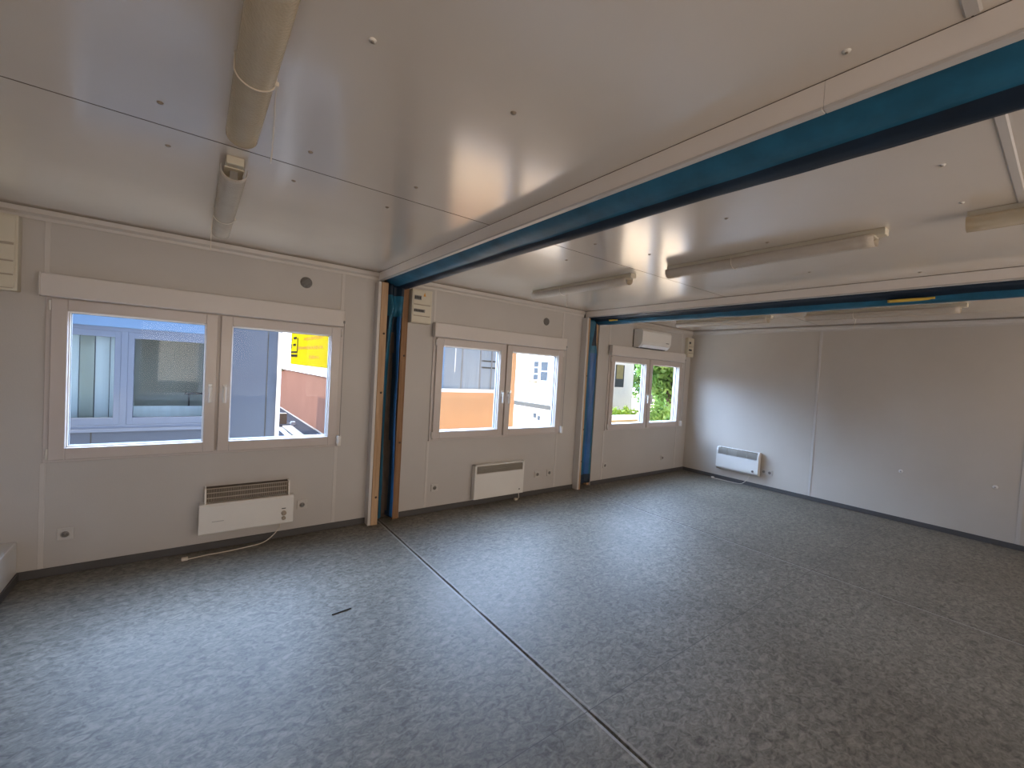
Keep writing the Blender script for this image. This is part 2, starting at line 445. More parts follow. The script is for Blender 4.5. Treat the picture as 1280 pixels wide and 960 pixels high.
# posts: white edge trim, timber studs, tarpaulin between them
def stud(x0, x1, y0, y1, label, mat, knots=()):
    m = MB(); m.box(x0, x1, y0, y1, 0.002, 2.398, mat, .003, 1)
    for z in knots:
        m.cyl(((x0 + x1) / 2 + .008, y0 - .0015, z), ((x0 + x1) / 2 + .008, y0 + .002, z), .011, 'brown', 12)
    return tag(m.build('timber_post'), label, 'timber', 'bare pine timbers framing the joints')
def edge_trim(name, x0, x1, y0):
    m = MB(); m.box(x0, x1, y0, -.0005, 0.004, 2.40, 'strip', .002, 1); struct(m.build(name))
edge_trim('trim_10', 2.672, 2.700, -.100)
stud(2.701, 2.768, -.104, .06, 'pale pine timber against the white trim of the near blue post', 'tim', (.28, 1.32, 1.9))
stud(2.950, 3.016, -.030, .085, 'orange-brown pine timber beside the small fuse box, edge of the near blue post', 'tim2', (.8, 1.7))
edge_trim('trim_11', 5.582, 5.612, -.105)
stud(5.613, 5.640, -.108, .06, 'thin pine timber at the white trim of the far blue post', 'tim', (.4, .85, 1.6))
stud(5.910, 5.952, .022, .085, 'pine timber beside the third window, edge of the far blue post', 'tim', (1.9,))

def hanging(x0, x1, ybase, seed, fold_fn, mats, z0, z1, nx=44, nz=90, wide=0):
    m = MB(); idx = [m.mi(q) for q in mats]
    V = []
    for a in range(nx + 1):
        u = a / nx; col = []
        for b in range(nz + 1):
            v = b / nz; z = z0 + (z1 - z0) * v
            d = fold_fn(u, v) + .010 * noise.noise(Vector((u * 3, z * 2.2, seed))) + .005 * noise.noise(Vector((u * 9, z * 7, seed)))
            x = x0 + (x1 - x0) * u + .012 * noise.noise(Vector((u * 2, z * 1.5, seed + 7)))
            x = max(x0 - .002, min(x1 + .002, x)) + (wide * u if v < .80 else wide * u * max(0, 1 - (v - .80) / .07))
            col.append(m.bm.verts.new((x, max(ybase - .11, min(ybase + .06, ybase - d)), z)))
        V.append(col)
    for a in range(nx):
        for b in range(nz):
            f = m.bm.faces.new((V[a][b], V[a + 1][b], V[a + 1][b + 1], V[a][b + 1])); f.smooth = True
            f.material_index = idx[mats_at((a + .5) / nx, (b + .5) / nz)]
    return m
# near post: dark sheet, brown board showing in the middle, bright fold at its edge
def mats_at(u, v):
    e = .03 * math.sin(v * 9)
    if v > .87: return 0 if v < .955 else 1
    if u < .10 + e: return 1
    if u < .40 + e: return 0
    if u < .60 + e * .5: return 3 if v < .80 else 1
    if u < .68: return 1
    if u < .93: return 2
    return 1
def fold1(u, v):
    d = .030 * math.sin(u * 9.5 + 1.2 * math.sin(v * 4)) + (.045 * math.exp(-((u - .76) / .10) ** 2) if v < .88 else 0)
    if v > .84: d += .055 * math.exp(-((v - .90) / .035) ** 2) * math.sin(PI * min(1, u * 1.05))
    return d - (.03 if .36 < u < .6 and v < .8 else 0)
t1 = hanging(2.772, 2.947, -.035, 2.0, fold1, ['tarp', 'tarp_shade', 'tarpbr', 'brown'], .05, 2.398).build('hanging_tarp', solid=.003)
tag(t1, 'folded blue tarpaulin bunched between the two timbers of the near post', 'tarpaulin', 'blue tarpaulins hanging down the posts')
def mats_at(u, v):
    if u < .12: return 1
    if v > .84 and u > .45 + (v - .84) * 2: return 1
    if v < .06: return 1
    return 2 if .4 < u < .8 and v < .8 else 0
def fold2(u, v):
    return .035 * math.sin(PI * u) + .018 * math.sin(u * 8 + v * 2) + (.03 * math.exp(-((v - .86) / .04) ** 2) * (1 - u))
t2 = hanging(5.665, 5.905, .015, 6.0, fold2, ['tarp', 'tarp_shade', 'tarpbr'], .05, 2.398, wide=.038).build('hanging_tarp', solid=.003)
tag(t2, 'smooth blue tarpaulin hanging down the far post beside the third window', 'tarpaulin', 'blue tarpaulins hanging down the posts')

# ------------------------------------------------------------------ windows
def frame_ring(m, x0, x1, z0, z1, wl, wr, wb, wt, y0, y1, mat, bev=.004):
    m.box(x0, x0 + wl, y0, y1, z0, z1, mat, bev, 2); m.box(x1 - wr, x1, y0, y1, z0, z1, mat, bev, 2)
    m.box(x0 + wl - .002, x1 - wr + .002, y0 + .0006, y1, z0, z0 + wb, mat, bev, 2); m.box(x0 + wl - .002, x1 - wr + .002, y0 + .0006, y1, z1 - wt, z1, mat, bev, 2)

def window(n, cx, label):
    w = empty('window_%d' % n, (cx, 0, 0)); struct(w, label, 'window')
    f = MB(); frame_ring(f, -OX, OX, OZ0, OZ1, .035, .035, .035, .085, -.018, .085, 'pvc', .004)
    f.box(-.012, .012, -.012, .07, OZ0 + .03, OZ1 - .04, 'pvc', .003)
    for sx in (-1, 1):      # outer shutter guide rails
        f.box(sx * (OX - .018) - .018, sx * (OX - .018) + .018, .0855, .115, OZ0, OZ1, 'pvc_out', .003)
    f.box(-OX, OX, .0855, .15, OZ0 - .02, OZ0 + .012, 'pvc_out', .004)
    f.build('frame', w)
    for s in (-1, 1):
        sb = MB()
        a, b = (.009, .936) if s > 0 else (-.936, -.009)
        wl, wr = (.078, .082) if s > 0 else (.082, .078)
        frame_ring(sb, a, b, .815, 1.92, wl, wr, .083, .081, -.045, .055, 'pvc', .006)
        # bevelled glazing bead and thin gasket around the pane
        frame_ring(sb, a + wl - .002, b - wr + .002, .896, 1.841, .010, .010, .010, .010, -.012, .050, 'pvc_out', .004)
        frame_ring(sb, a + wl + .006, b - wr - .006, .904, 1.833, .004, .004, .004, .004, .008, .026, 'gasket', 0)
        so = sb.build('sash', w)
        g = MB(); g.box(a + wl + .004, b - wr - .004, .014, .020, .902, 1.835, 'glass'); g.build('pane', so)
        h = MB(); hx = s * .047
        h.box(hx - .014, hx + .014, -.053, -.0445, 1.295, 1.365, 'white', .004)
        h.cyl((hx, -.053, 1.335), (hx, -.083, 1.335), .010, 'white', 14)
        h.box(hx - .010, hx + .010, -.093, -.076, 1.215, 1.347, 'white', .005, 3)
        h.build('handle', so)
        hg = MB()
        for z in (.86, 1.87): hg.cyl((s * .942, -.040, z - .035), (s * .942, -.040, z + .035), .007, 'white', 12)
        hg.build('hinge', so)
    return w
window(1, WX[0], 'white plastic double window with grey container and yellow sign outside')
window(2, WX[1], 'white plastic double window with orange panel and bright white house outside')
window(3, WX[2], 'white plastic double window with green tree outside, below the air conditioner')

def shutter_box(cx, label):
    r = empty('roller_shutter_box', (cx, 0, 1.926)); tag(r, label, 'shutter box', 'roller shutter boxes over the windows')
    b = MB(); b.box(-.982, .955, -.082, -.0195, 0, .151, 'box', .008, 3)
    b.box(-.986, -.980, -.084, -.0195, -.001, .153, 'box', .002, 1); b.box(.953, .959, -.084, -.0195, -.001, .153, 'box', .002, 1)
    b.build('housing', r)
    s = MB(); s.box(.947, .953, -.0855, -.0835, -1.03, .05, 'grey'); s.box(.940, .956, -.092, -.0845, .03, .055, 'grey', .002)
    s.build('strap', r)
    k = MB(); k.box(.930, .966, -.095, -.0005, -1.115, -1.020, 'white', .010, 3); k.box(.940, .956, -.100, -.094, -1.09, -1.045, 'offw', .003); k.build('strap_winder', r)
shutter_box(WX[0], 'long white roller shutter box above the window nearest the cut-off fuse box')
shutter_box(WX[1], 'white roller shutter box above the middle window, right of the small fuse box')
shutter_box(WX[2], 'white roller shutter box under the air conditioner')

# ------------------------------------------------------------------ wall fittings
def wall_vent(x, z, label):
    r = empty('wall_vent', (x, 0, z)); tag(r, label, 'vent', 'round wall vents')
    b = MB()
    n = 28
    b.cyl((0, 0, 0), (0, -.008, 0), .050, 'grey', n, .047); b.build('rim', r)
    g = MB(); g.cyl((0, -.0082, 0), (0, -.0095, 0), .043, 'vent', n)
    for k in range(-4, 5):
        hw = math.sqrt(max(0, .042 ** 2 - (k * .009) ** 2)); g.box(-hw, hw, -.0125, -.009, k * .009 - .0022, k * .009 + .0022, 'grey')
    g.build('grille', r)
wall_vent(2.052, 2.292, 'round grey vent above the end of the first window, near the blue post')
wall_vent(4.925, 2.275, 'round grey vent above the middle window')

def socket(loc, rz, label, double=False, s=.041, plug=False):
    r = empty('wall_socket', loc, rz); tag(r, label, 'socket', 'wall sockets')
    xs = (-.041, .041) if double else (0,)
    p = MB()
    for x in xs: p.box(x - s, x + s, -.012, 0, -s, s, 'sock', .004, 2)
    p.build('plate', r)
    for x in xs:
        w = MB(); n = 24
        w.cyl((x, -.0121, 0), (x, -.0135, 0), .026, 'sock', n); w.cyl((x, -.0136, 0), (x, -.0142, 0), .0205, 'grey', n)
        for sx in (-.0095, .0095): w.cyl((x + sx, -.0143, 0), (x + sx, -.0150, 0), .003, 'black', 8)
        w.build('well', r)
socket((.578, 0, .285), 0, 'white wall socket low on the wall beside the left ledge, below the first window', s=.042)
socket((2.094, 0, .274), 0, 'small white wall socket just right of the grille-topped heater')
socket((3.430, 0, .270), 0, 'white wall socket between the near blue post and the louvred heater')
socket((4.918, 0, .271), 0, 'white wall socket right beside the louvred heater, first of a pair')
socket((5.129, 0, .271), 0, 'white wall socket between the louvred heater and far post, second of a pair')
socket((6.252, 0, .270), 0, 'small white wall socket just right of the far blue post')
socket((7.732, 0, .272), 0, 'small white wall socket under the third window, close to the room corner')
socket((FARX, -1.40, .271), -PI / 2, 'double white wall socket on the end wall beside the small heater', True)
for y in (-2.932, -3.718):
    m = MB(); m.cyl((FARX, y, .633), (FARX - .008, y, .633), .022, 'offw', 18, .018); m.cyl((FARX - .008, y, .633), (FARX - .010, y, .633), .006, 'grey', 8)
    tag(m.build('blanking_plate'), 'small round white plate on the bare end wall, ' + ('about mid-wall' if y > -3 else 'next to the last joint strip'), 'blanking plate', 'round plates on the end wall')

# fuse boxes
def fuse_box(loc, w, h, d, rows, label, sticker=None, flap=False):
    r = empty('fuse_box', loc); tag(r, label, 'fuse box', 'wall fuse boxes')
    b = MB(); b.box(0, w, -d, 0, 0, h, 'cream', .006, 2); b.build('housing', r)
    g = MB(); g.box(.02, w - .02, -d - .0015, -d + .001, .015, h - .015, 'knob', 0)
    g.build('slot', r)
    for (z0, z1, x0, x1, kind) in rows:
        c = MB()
        c.box(x0 * w, x1 * w, -d - .006, -d + .001, z0 * h, z1 * h, 'cream', .003, 2)
        if kind:
            c.box(x0 * w + .012, x0 * w + .012 + kind * (x1 - x0) * w, -d - .0075, -d - .0055, z0 * h + .3 * (z1 - z0) * h, z0 * h + .62 * (z1 - z0) * h, 'grey')
        c.build('cover', r)
        if kind:
            k = MB(); n = max(2, int(kind * (x1 - x0) * w / .018)); x = x0 * w + .014
            for q in range(n):
                k.box(x + q * .018, x + q * .018 + .014, -d - .012, -d - .007, z0 * h + .36 * (z1 - z0) * h, z0 * h + .56 * (z1 - z0) * h, 'black', .001, 1)
            k.build('breaker_row', r)
    if sticker:
        k = MB(); x, z, sw, sh = sticker
        k.prism([(x, z), (x + sw, z), (x + sw / 2, z + sh)], 'y', -d - .0085, -d - .007, 'sticker'); k.build('warning_sticker', r)
    return r
fuse_box((.03, 0, 1.935), .314, .485, .075, [(.04, .20, .04, .96, 0), (.22, .38, .04, .96, 0), (.40, .60, .04, .96, .62), (.63, .97, .04, .96, 0)],
         'large cream fuse box cut off by the photo edge, above the low ledge')
fuse_box((3.024, 0, 2.045), .222, .345, .09, [(.02, .20, .0, .98, 0), (.23, .53, .04, .96, .60), (.56, .97, .04, .96, .38)],
         'cream fuse box with orange sticker hanging beside the near blue post', (.118, .278, .028, .04))
fuse_box((8.195, 0, 2.035), .185, .335, .06, [(.03, .18, .04, .96, 0), (.22, .52, .04, .96, .55), (.55, .95, .04, .96, .32)],
         'small cream fuse box high in the room corner by the air conditioner')

# air conditioner
ac = empty('air_conditioner', (6.735, 0, 2.085)); tag(ac, 'white wall air conditioner above the third window', 'air conditioner')
m = MB()
m.prism([(0, .285), (0, .01), (-.10, 0.0), (-.150, .045), (-.172, .10), (-.175, .25), (-.155, .282)], 'x', 0, .76, 'white'); o = m.build('body', ac)
m = MB(); m.box(-.003, .0005, -.014, 0, .012, .284, 'black', .001, 1); m.build('side_seam', ac)
m = MB(); m.prism([(-.168, .052), (-.173, .046), (-.130, .004), (-.124, .008)], 'x', .03, .73, 'pvc_out'); m.build('air_flap', ac)
m = MB(); m.prism([(-.03, .002), (-.03, -.006), (-.096, -.004), (-.142, .037), (-.138, .046), (-.098, .010)], 'x', .05, .71, 'black'); m.build('air_outlet', ac)
m = MB(); m.box(.62, .70, -.1775, -.1745, .10, .112, 'grey'); m.build('display', ac)

# heaters
h = empty('wall_heater', (1.33, 0, .165)); tag(h, 'white convector heater with wide brown grille below the first window', 'heater', 'electric wall heaters')
m = MB()
m.prism([(-.02, .235), (-.02, .02), (-.055, 0), (-.118, 0.0), (-.125, .010), (-.122, .222), (-.108, .240)], 'x', .0, .672, 'white'); m.build('body', h)
m = MB(); m.prism([(-.005, .365), (-.005, .0), (-.02, 0), (-.02, .236), (-.107, .240), (-.085, .355), (-.075, .365)], 'x', .034, .044, 'white')
m.prism([(-.005, .365), (-.005, .0), (-.02, 0), (-.02, .236), (-.107, .240), (-.085, .355), (-.075, .365)], 'x', .632, .642, 'white')
m.box(.04, .636, -.022, -.006, .02, .358, 'heatin'); m.build('grille_housing', h)
m = MB()
for k in range(58):
    x = .047 + k * .0102
    m.prism([(-.106, .240), (-.103, .240), (-.081, .360), (-.084, .360)], 'x', x, x + .0028, 'heatgr')
for t in (.02, .38, .70, .985):
    y = -.1065 + .022 * t; z = .240 + .120 * t; m.box(.042, .634, y - .003, y + .002, z - .003, z + .003, 'heatgr')
m.box(.042, .634, -.084, -.02, .352, .357, 'heatin')
m.build('grille', h)['label'] = 'dusty brown wire grille'
for z, r in ((.094, .020), (.050, .016)):
    m = MB(); m.cyl((.597, -.122, z), (.597, -.137, z), r, 'knob', 20); m.box(.594, .600, -.140, -.136, z - r * .8, z + r * .8, 'knob'); m.build('knob', h)
m = MB(); m.box(.580, .612, -.1245, -.1225, .130, .137, 'black'); m.build('indicator', h)
m = MB(); m.box(.085, .165, -.1258, -.1235, .098, .1005, 'grey'); m.build('name_plate', h)
m = MB(); m.tube([(.58, -.075, .002), (.574, -.082, -.04), (.53, -.085, -.10), (.45, -.095, -.150), (.33, -.105, -.160), (.19, -.125, -.160), (.05, -.13, -.160), (-.06, -.150, -.160)], .0042, 'cable')
m.box(-.10, -.058, -.165, -.130, -.1645, -.142, 'cable', .006, 3); m.cyl((-.10, -.140, -.153), (-.118, -.140, -.153), .0024, 'grey', 8); m.cyl((-.10, -.155, -.153), (-.118, -.155, -.153), .0024, 'grey', 8)
m.build('power_cord', h)

h = empty('wall_heater', (3.905, 0, .082)); tag(h, 'boxy white panel heater with horizontal louvres below the middle window', 'heater', 'electric wall heaters')
m = MB(); m.box(0, .73, -.080, -.012, 0, .300, 'white', .005, 2); m.box(0, .026, -.080, -.012, .295, .405, 'white', .004, 2); m.box(.704, .73, -.080, -.012, .295, .405, 'white', .004, 2)
m.box(0, .73, -.080, -.012, .390, .405, 'white', .004, 2); m.box(.06, .12, -.013, 0, .05, .3, 'grey'); m.box(.61, .67, -.013, 0, .05, .3, 'grey'); m.build('body', h)
m = MB(); m.box(.024, .706, -.022, -.014, .298, .392, 'heatin')
for k in range(5):
    z = .304 + k * .0185; m.prism([(-.079, z), (-.079, z + .004), (-.045, z + .016), (-.045, z + .012)], 'x', .024, .706, 'louvre')
m.build('louvre_grille', h)
m = MB(); m.box(.655, .675, -.0825, -.0795, .046, .062, 'grey', .003); m.build('switch', h)
m = MB(); m.tube([(.68, -.05, .002), (.685, -.055, -.04), (.670, -.065, -.072), (.64, -.075, -.077)], .0042, 'cable')
m.box(.598, .642, -.095, -.060, -.081, -.058, 'cable', .006, 3); m.build('power_cord', h)

h = empty('wall_heater', (FARX, -.645, .180), -PI / 2); tag(h, 'small white convector heater on the end wall', 'heater', 'electric wall heaters')
m = MB(); side = [(-.012, 0.0), (-.040, 0.0), (-.098, .035), (-.102, .060), (-.102, .255), (-.012, .255)]
m.prism(side, 'x', 0, .66, 'white'); m.build('body', h)
m = MB()
for x0, x1 in ((0, .022), (.638, .66)):
    m.prism([(-.012, .255), (-.102, .255), (-.100, .320), (-.085, .362), (-.055, .378), (-.012, .378)], 'x', x0, x1, 'white')
m.box(.02, .64, -.020, -.012, .25, .376, 'heatin'); m.box(.02, .64, -.065, -.012, .366, .376, 'white', .003); m.build('grille_housing', h)
m = MB()
for k in range(7):
    z = .262 + k * .0145; m.prism([(-.099, z), (-.099, z + .004), (-.070, z + .012), (-.070, z + .008)], 'x', .022, .638, 'louvre')
for x in (.17, .33, .49): m.box(x - .003, x + .003, -.0995, -.07, .256, .362, 'louvre')
m.build('grille', h)
m = MB(); m.cyl((.585, -.102, .075), (.585, -.115, .075), .016, 'grey', 16); m.build('knob', h)
m = MB(); m.tube([(.52, -.060, .004), (.50, -.03, -.06), (.44, -.035, -.14), (.38, -.05, -.173), (.22, -.07, -.175), (.05, -.075, -.175), (-.02, -.085, -.175)], .0042, 'cable')
m.box(-.065, -.02, -.100, -.065, -.1795, -.155, 'cable', .006, 3); m.build('power_cord', h)

# ------------------------------------------------------------------ ceiling lights
def lamp(x, y0, L, label, lens, tail=None, tie=True, frosted=True):
    """surface fluorescent batten lying along y from y0 towards -y"""
    r = empty('ceiling_light', (x, y0, H)); tag(r, label, 'ceiling light', 'fluorescent ceiling lights')
    b = MB(); b.box(-.034, .034, -L - .045, .0, -.036, 0, 'cream', .003, 1)
    b.box(-.040, .040, -L, -.01, -.040, -.034, 'cream', .002, 1); b.build('base_channel', r)
    def arc(u, rad, zc=-.052):
        a = PI * u; return (-rad * math.cos(a), zc - (rad * .86) * math.sin(a))
    d = MB()
    prof = [(-.053, -.030)] + [arc(k / 14, .053, -.045) for k in range(15)] + [(.053, -.030)]
    d.grid(lambda u, v: (prof[int(round(u * (len(prof) - 1)))][0], -L * v, prof[int(round(u * (len(prof) - 1)))][1]), len(prof) - 1, 24, lens)
    d.build('diffuser', r, solid=.002)
    e = MB(); pr = [arc(k / 14, .0525, -.045) for k in range(15)]
    e.prism([(-.0525, -.030)] + pr + [(.0525, -.030)], 'y', -.0035, -.0005, lens); e.build('end_cap', r)
    t = MB(); t.cyl((0, -.05, -.062), (0, -L + .05, -.062), .013, 'tube', 16); t.build('tube', r)
    for y in (-.045, -L + .045):
        k = MB(); k.box(-.016, .016, y - .012, y + .012, -.080, -.036, 'grey', .002, 1); k.build('tube_holder', r)
    if tie:
        yy = -L * tie if tie is not True else -L * .5
        q = MB(); pts = [(-.054, yy, -.006), (-.055, yy, -.045)] + [(arc(k / 10, .0555, -.045)[0], yy, arc(k / 10, .0555, -.045)[1]) for k in range(1, 10)] + [(.055, yy, -.045), (.054, yy, -.006)]
        q.tube(pts, .0022, 'cable', 6, 3)
        q.box(.050, .062, yy - .005, yy + .005, -.060, -.046, 'cable', .002)
        if tail: q.tube([(.056, yy, -.055)] + [(.056 + a, yy + b2, c) for a, b2, c in tail] if tail[0][0] >= 0 else [(-.056, yy, -.055)] + [(-.056 + a, yy + b2, c) for a, b2, c in tail], .0022, 'cable', 6, 5)
        q.build('cable_tie', r)
    return r
L = 1.28; LX = [1.390, 1.390 + PITCH, 1.390 + 2 * PITCH]
lamp(LX[0], -2.205, L, 'yellowed clear fluorescent ceiling light with dangling tie, cut off by the top photo edge', 'lensa', [(.004, .06, -.075), (.012, .13, -.10), (.02, .22, -.15), (.022, .27, -.19)], .36)
lamp(LX[0], -.54, L, 'fluorescent ceiling light with open cream end above the first window', 'lensb', [(-.004, .02, -.10), (-.006, .03, -.16), (-.006, .03, -.26)], .36)
lamp(LX[1], -.54, L, 'fluorescent ceiling light close to the middle window, tie tail hanging from it', 'lensb', [(.004, .0, -.10), (.012, .01, -.15), (.018, .01, -.20)], .36)
lamp(LX[1], -2.205, L, 'long fluorescent ceiling light in the centre of the ceiling between the blue beams', 'lensb', None, .40)
lamp(LX[1], -3.83, L, 'fluorescent ceiling light cut off by the right photo edge', 'lensa', None, .6)
lamp(LX[2], -.50, L, 'fluorescent ceiling light beyond the second blue beam, next to the air conditioner', 'lensb', None, False)
lamp(LX[2], -2.205, L, 'fluorescent ceiling light beyond the second blue beam, farther from the windows', 'lensb', [(.004, .0, -.10), (.012, .01, -.16), (.03, .02, -.22)], .36)

# small dark scrap on the floor
m = MB(); m.tube([(2.008, -1.462, .004), (2.05, -1.458, .004), (2.09, -1.455, .005), (2.129, -1.449, .004)], .004, 'black', 6, 4)
tag(m.build('wire_scrap'), 'short dark wire scrap lying alone on the floor near the first window', 'wire')

# ------------------------------------------------------------------ outside
gm = MB(); gm.box(-60, 80, .3, 90, -1.7, -1.5, 'ground'); struct(gm.build('ground'))
# our own container's outer shell: roof slab and storey above it
m = MB(); m.box(-.15, FARX + .15, BACKY - .15, .105, H + .32, H + .5, 'opp'); struct(m.build('roof_slab'))

# container opposite the first window
opc = empty('office_container', (0, 2.5, -.1)); tag(opc, 'grey office container with white framed window seen through the first window', 'container')
CX = .615
m = MB(); m.box(-5.4, CX - .95, 0, .08, -1.4, 2.75, 'opp'); m.box(CX + .95, 2.20, 0, .08, -1.4, 2.75, 'opp')
m.box(CX - .95, CX + .95, 0, .08, -1.4, .76, 'opp'); m.box(CX - .95, CX + .95, 0, .08, 2.1, 2.75, 'opp')
m.box(2.12, 2.20, .08, 5.9, -1.4, 2.75, 'opp'); m.box(-5.4, 2.20, 5.82, 5.9, -1.4, 2.75, 'opp'); m.box(-5.4, -5.32, .08, 5.82, -1.4, 2.75, 'opp')
for x in (2.075, .35, -.55, CX + .99): m.box(x - .006, x + .006, -.003, .001, -1.4, 2.75 if x > 1 else .74, 'band')
m.build('wall_panel', opc)
m = MB(); m.box(-5.45, 2.24, -.05, 5.95, 2.75, 2.9, 'opppvc'); m.build('roof', opc)
m = MB(); m.box(2.195, 2.245, -.03, .05, -1.4, 2.75, 'bright', .006); m.build('corner_post', opc)
m = MB(); m.box(CX - 1.0, CX + 1.0, -.09, -.001, 1.945, 2.16, 'oppbox', .01); m.build('shutter_housing', opc)
m = MB(); frame_ring(m, CX - .95, CX + .95, .76, 1.95, .05, .05, .05, .05, -.02, .07, 'opppvc', .004)
m.box(CX - .03, CX + .03, -.016, .07, .80, 1.91, 'opppvc', .004); m.box(CX - 1.0, CX + 1.0, -.05, -.02, .735, .77, 'opppvc', .004); fo = m.build('window_frame', opc)
for s in (-1, 1):
    a, b = (CX + .03, CX + .90) if s > 0 else (CX - .90, CX - .03)
    m = MB(); frame_ring(m, a, b, .81, 1.90, .055, .055, .085, .07, -.012, .06, 'opppvc', .004); so = m.build('sash', fo)
    m = MB(); m.box(a + .05, b - .05, .02, .026, .89, 1.835, 'oppglass'); m.build('pane', so)
m = MB()
for k in range(7):
    x = CX - .93 + k * .13; m.box(x, x + .122, .26 + .012 * (k % 2), .268 + .012 * (k % 2), .80, 1.95, 'blindw' if k not in (0, 4) else 'blindg')
m.build('vertical_blind', opc)['label'] = 'pale vertical blind behind glass'
m = MB(); m.box(CX + .0, CX + 1.0, .95, .98, .3, 2.2, 'blindg'); m.box(CX + .0, CX + 1.0, .30, .94, .84, .865, 'bright', .004); m.box(CX + .01, CX + 1.0, .30, .305, .865, 1.0, 'blindw')
m.build('back_panel', opc)
m = MB(); m.box(CX + .56, CX + 1.0, .52, .55, 1.135, 1.16, 'black', .004); m.box(CX + .60, CX + .62, .53, .545, .865, 1.14, 'black'); m.build('desk_lamp', opc)

# dark deck in the alley
m = MB(); m.box(2.30, 4.08, 2.47, 17, -1.5, -.4, 'deck', .01)
struct(m.build('deck_floor'))
m = MB(); m.box(-6, FARX, .30, 2.46, -1.5, -.62, 'alley', .01); m.box(4.2, 17, 2.47, 4.85, -1.5, -.62, 'warm_bounce', .01); struct(m.build('alley_floor'))  # alley paving, plus an unseen warm slab added to bounce light indoors
m = MB(); m.box(3.20, 3.30, 6.5, 9.2, -.40, -.36, 'bright', .004); tag(m.build('cable_duct'), 'white cable duct lying on the dark deck outside the first window', 'duct')
m = MB(); m.box(3.36, 3.60, 7.2, 9.5, -.40, -.35, 'brass', .01); tag(m.build('timber_plank'), 'brown plank on the dark deck outside the first window', 'plank')
eb = empty('junction_box', (3.40, 9.9, -.4)); tag(eb, 'brown junction box on a pale pole, on the deck outside the first window', 'junction box')
m = MB(); m.box(-.12, .12, -.09, .09, .04, .36, 'brass', .01); m.build('housing', eb)
m = MB(); m.cyl((-.16, 0, 0), (-.16, 0, .46), .022, 'bright', 12); m.build('pole', eb)
m = MB(); m.box(.24, .36, -.04, .04, 0, .10, 'bright', .01); m.box(.11, .25, -.01, .01, .04, .06, 'bright'); m.build('outlet_box', eb)

# salmon container with yellow sign
X = 4.1
sc = empty('sign_container', (X, 7, -1.5)); tag(sc, 'salmon-orange container wall with white band, carrying the yellow sign', 'container')
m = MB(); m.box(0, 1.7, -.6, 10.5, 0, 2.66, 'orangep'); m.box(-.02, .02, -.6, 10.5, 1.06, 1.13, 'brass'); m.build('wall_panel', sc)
m = MB(); m.box(-.05, 1.7, -.6, 10.5, 2.66, 2.90, 'bright', .01); m.build('band', sc)
m = MB(); m.box(-.0, 1.7, -.6, 10.5, 2.90, 4.6, 'bright'); m.build('upper_wall', sc)
m = MB(); m.box(-.45, 0, 7.6, 7.68, 2.58, 2.70, 'curtain', .01); m.build('bracket_ledge', sc)
sg = empty('sign_board', (X, 7.0, 1.42)); tag(sg, 'yellow sign board with black bracket emblem seen through the first window', 'sign')
m = MB(); m.box(-.09, -.0505, .2, 5.65, -.02, 1.45, 'yellow', .005); m.build('board', sg)
m = MB()
def blk(y0, y1, z0, z1): m.box(-.102, -.0895, y0, y1, z0 - 1.42, z1 - 1.42, 'signblack')
blk(4.42, 5.58, 1.66, 1.735); blk(4.42, 5.58, 1.79, 1.845); blk(4.38, 4.46, 1.84, 2.29); blk(4.62, 5.12, 2.26, 2.33); blk(4.74, 5.18, 2.03, 2.10)
blk(5.47, 5.55, 1.95, 2.10); blk(5.47, 5.55, 2.2, 2.30); blk(4.40, 5.56, 2.62, 2.68)
m.build('emblem', sg)
rr = random.Random(4)
for z, a, b in ((2.22, 1.0, 3.5), (1.95, .95, 4.2), (1.67, 1.35, 2.6), (2.50, 1.0, 3.6)):
    y = a; m = MB(); m.box(-.093, -.0895, a, b, z - 1.427, z - 1.413, 'signtxt')
    while y < b:
        w = rr.uniform(.10, .24); hh = rr.uniform(.06, .10)
        m.box(-.095, -.0895, y, y + w, z - 1.42 - hh / 2, z - 1.42 + hh / 2, 'signtxt'); y += w + rr.uniform(.06, .14)
    m.build('lettering', sg)

# orange container outside the middle window
oc = empty('orange_container', (6.0, 5, -1.5)); tag(oc, 'orange container with grey upper panels seen through the middle window', 'container')
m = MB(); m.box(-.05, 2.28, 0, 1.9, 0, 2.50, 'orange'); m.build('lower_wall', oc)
m = MB(); m.box(-.07, 2.14, -.05, 1.9, 2.50, 2.585, 'bright', .01); m.build('band', oc)
m = MB(); m.box(-.05, 2.14, .03, 1.9, 2.585, 4.6, 'stripe')
for x in (.61, 1.15, 1.5): m.box(x - .018, x + .018, .018, .031, 2.585, 4.6, 'grey')
m.box(.40, .425, .018, .031, 3.0, 4.6, 'bright')
for z in (3.15, 3.32): m.box(1.2, 2.0, .02, .031, z - .02, z + .02, 'band')
m.build('upper_wall', oc)
m = MB(); m.box(-.08, .09, -.03, .09, 2.585, 4.6, 'oppbox', .006); m.build('corner_post', oc)
m = MB(); m.box(2.14, 2.28, -.02, .12, 0, 4.6, 'orange', .006); m.build('corner_pier', oc)
m = MB(); m.box(-.1, 2.35, -.1, 2.0, 4.6, 4.75, 'bright'); m.build('roof', oc)

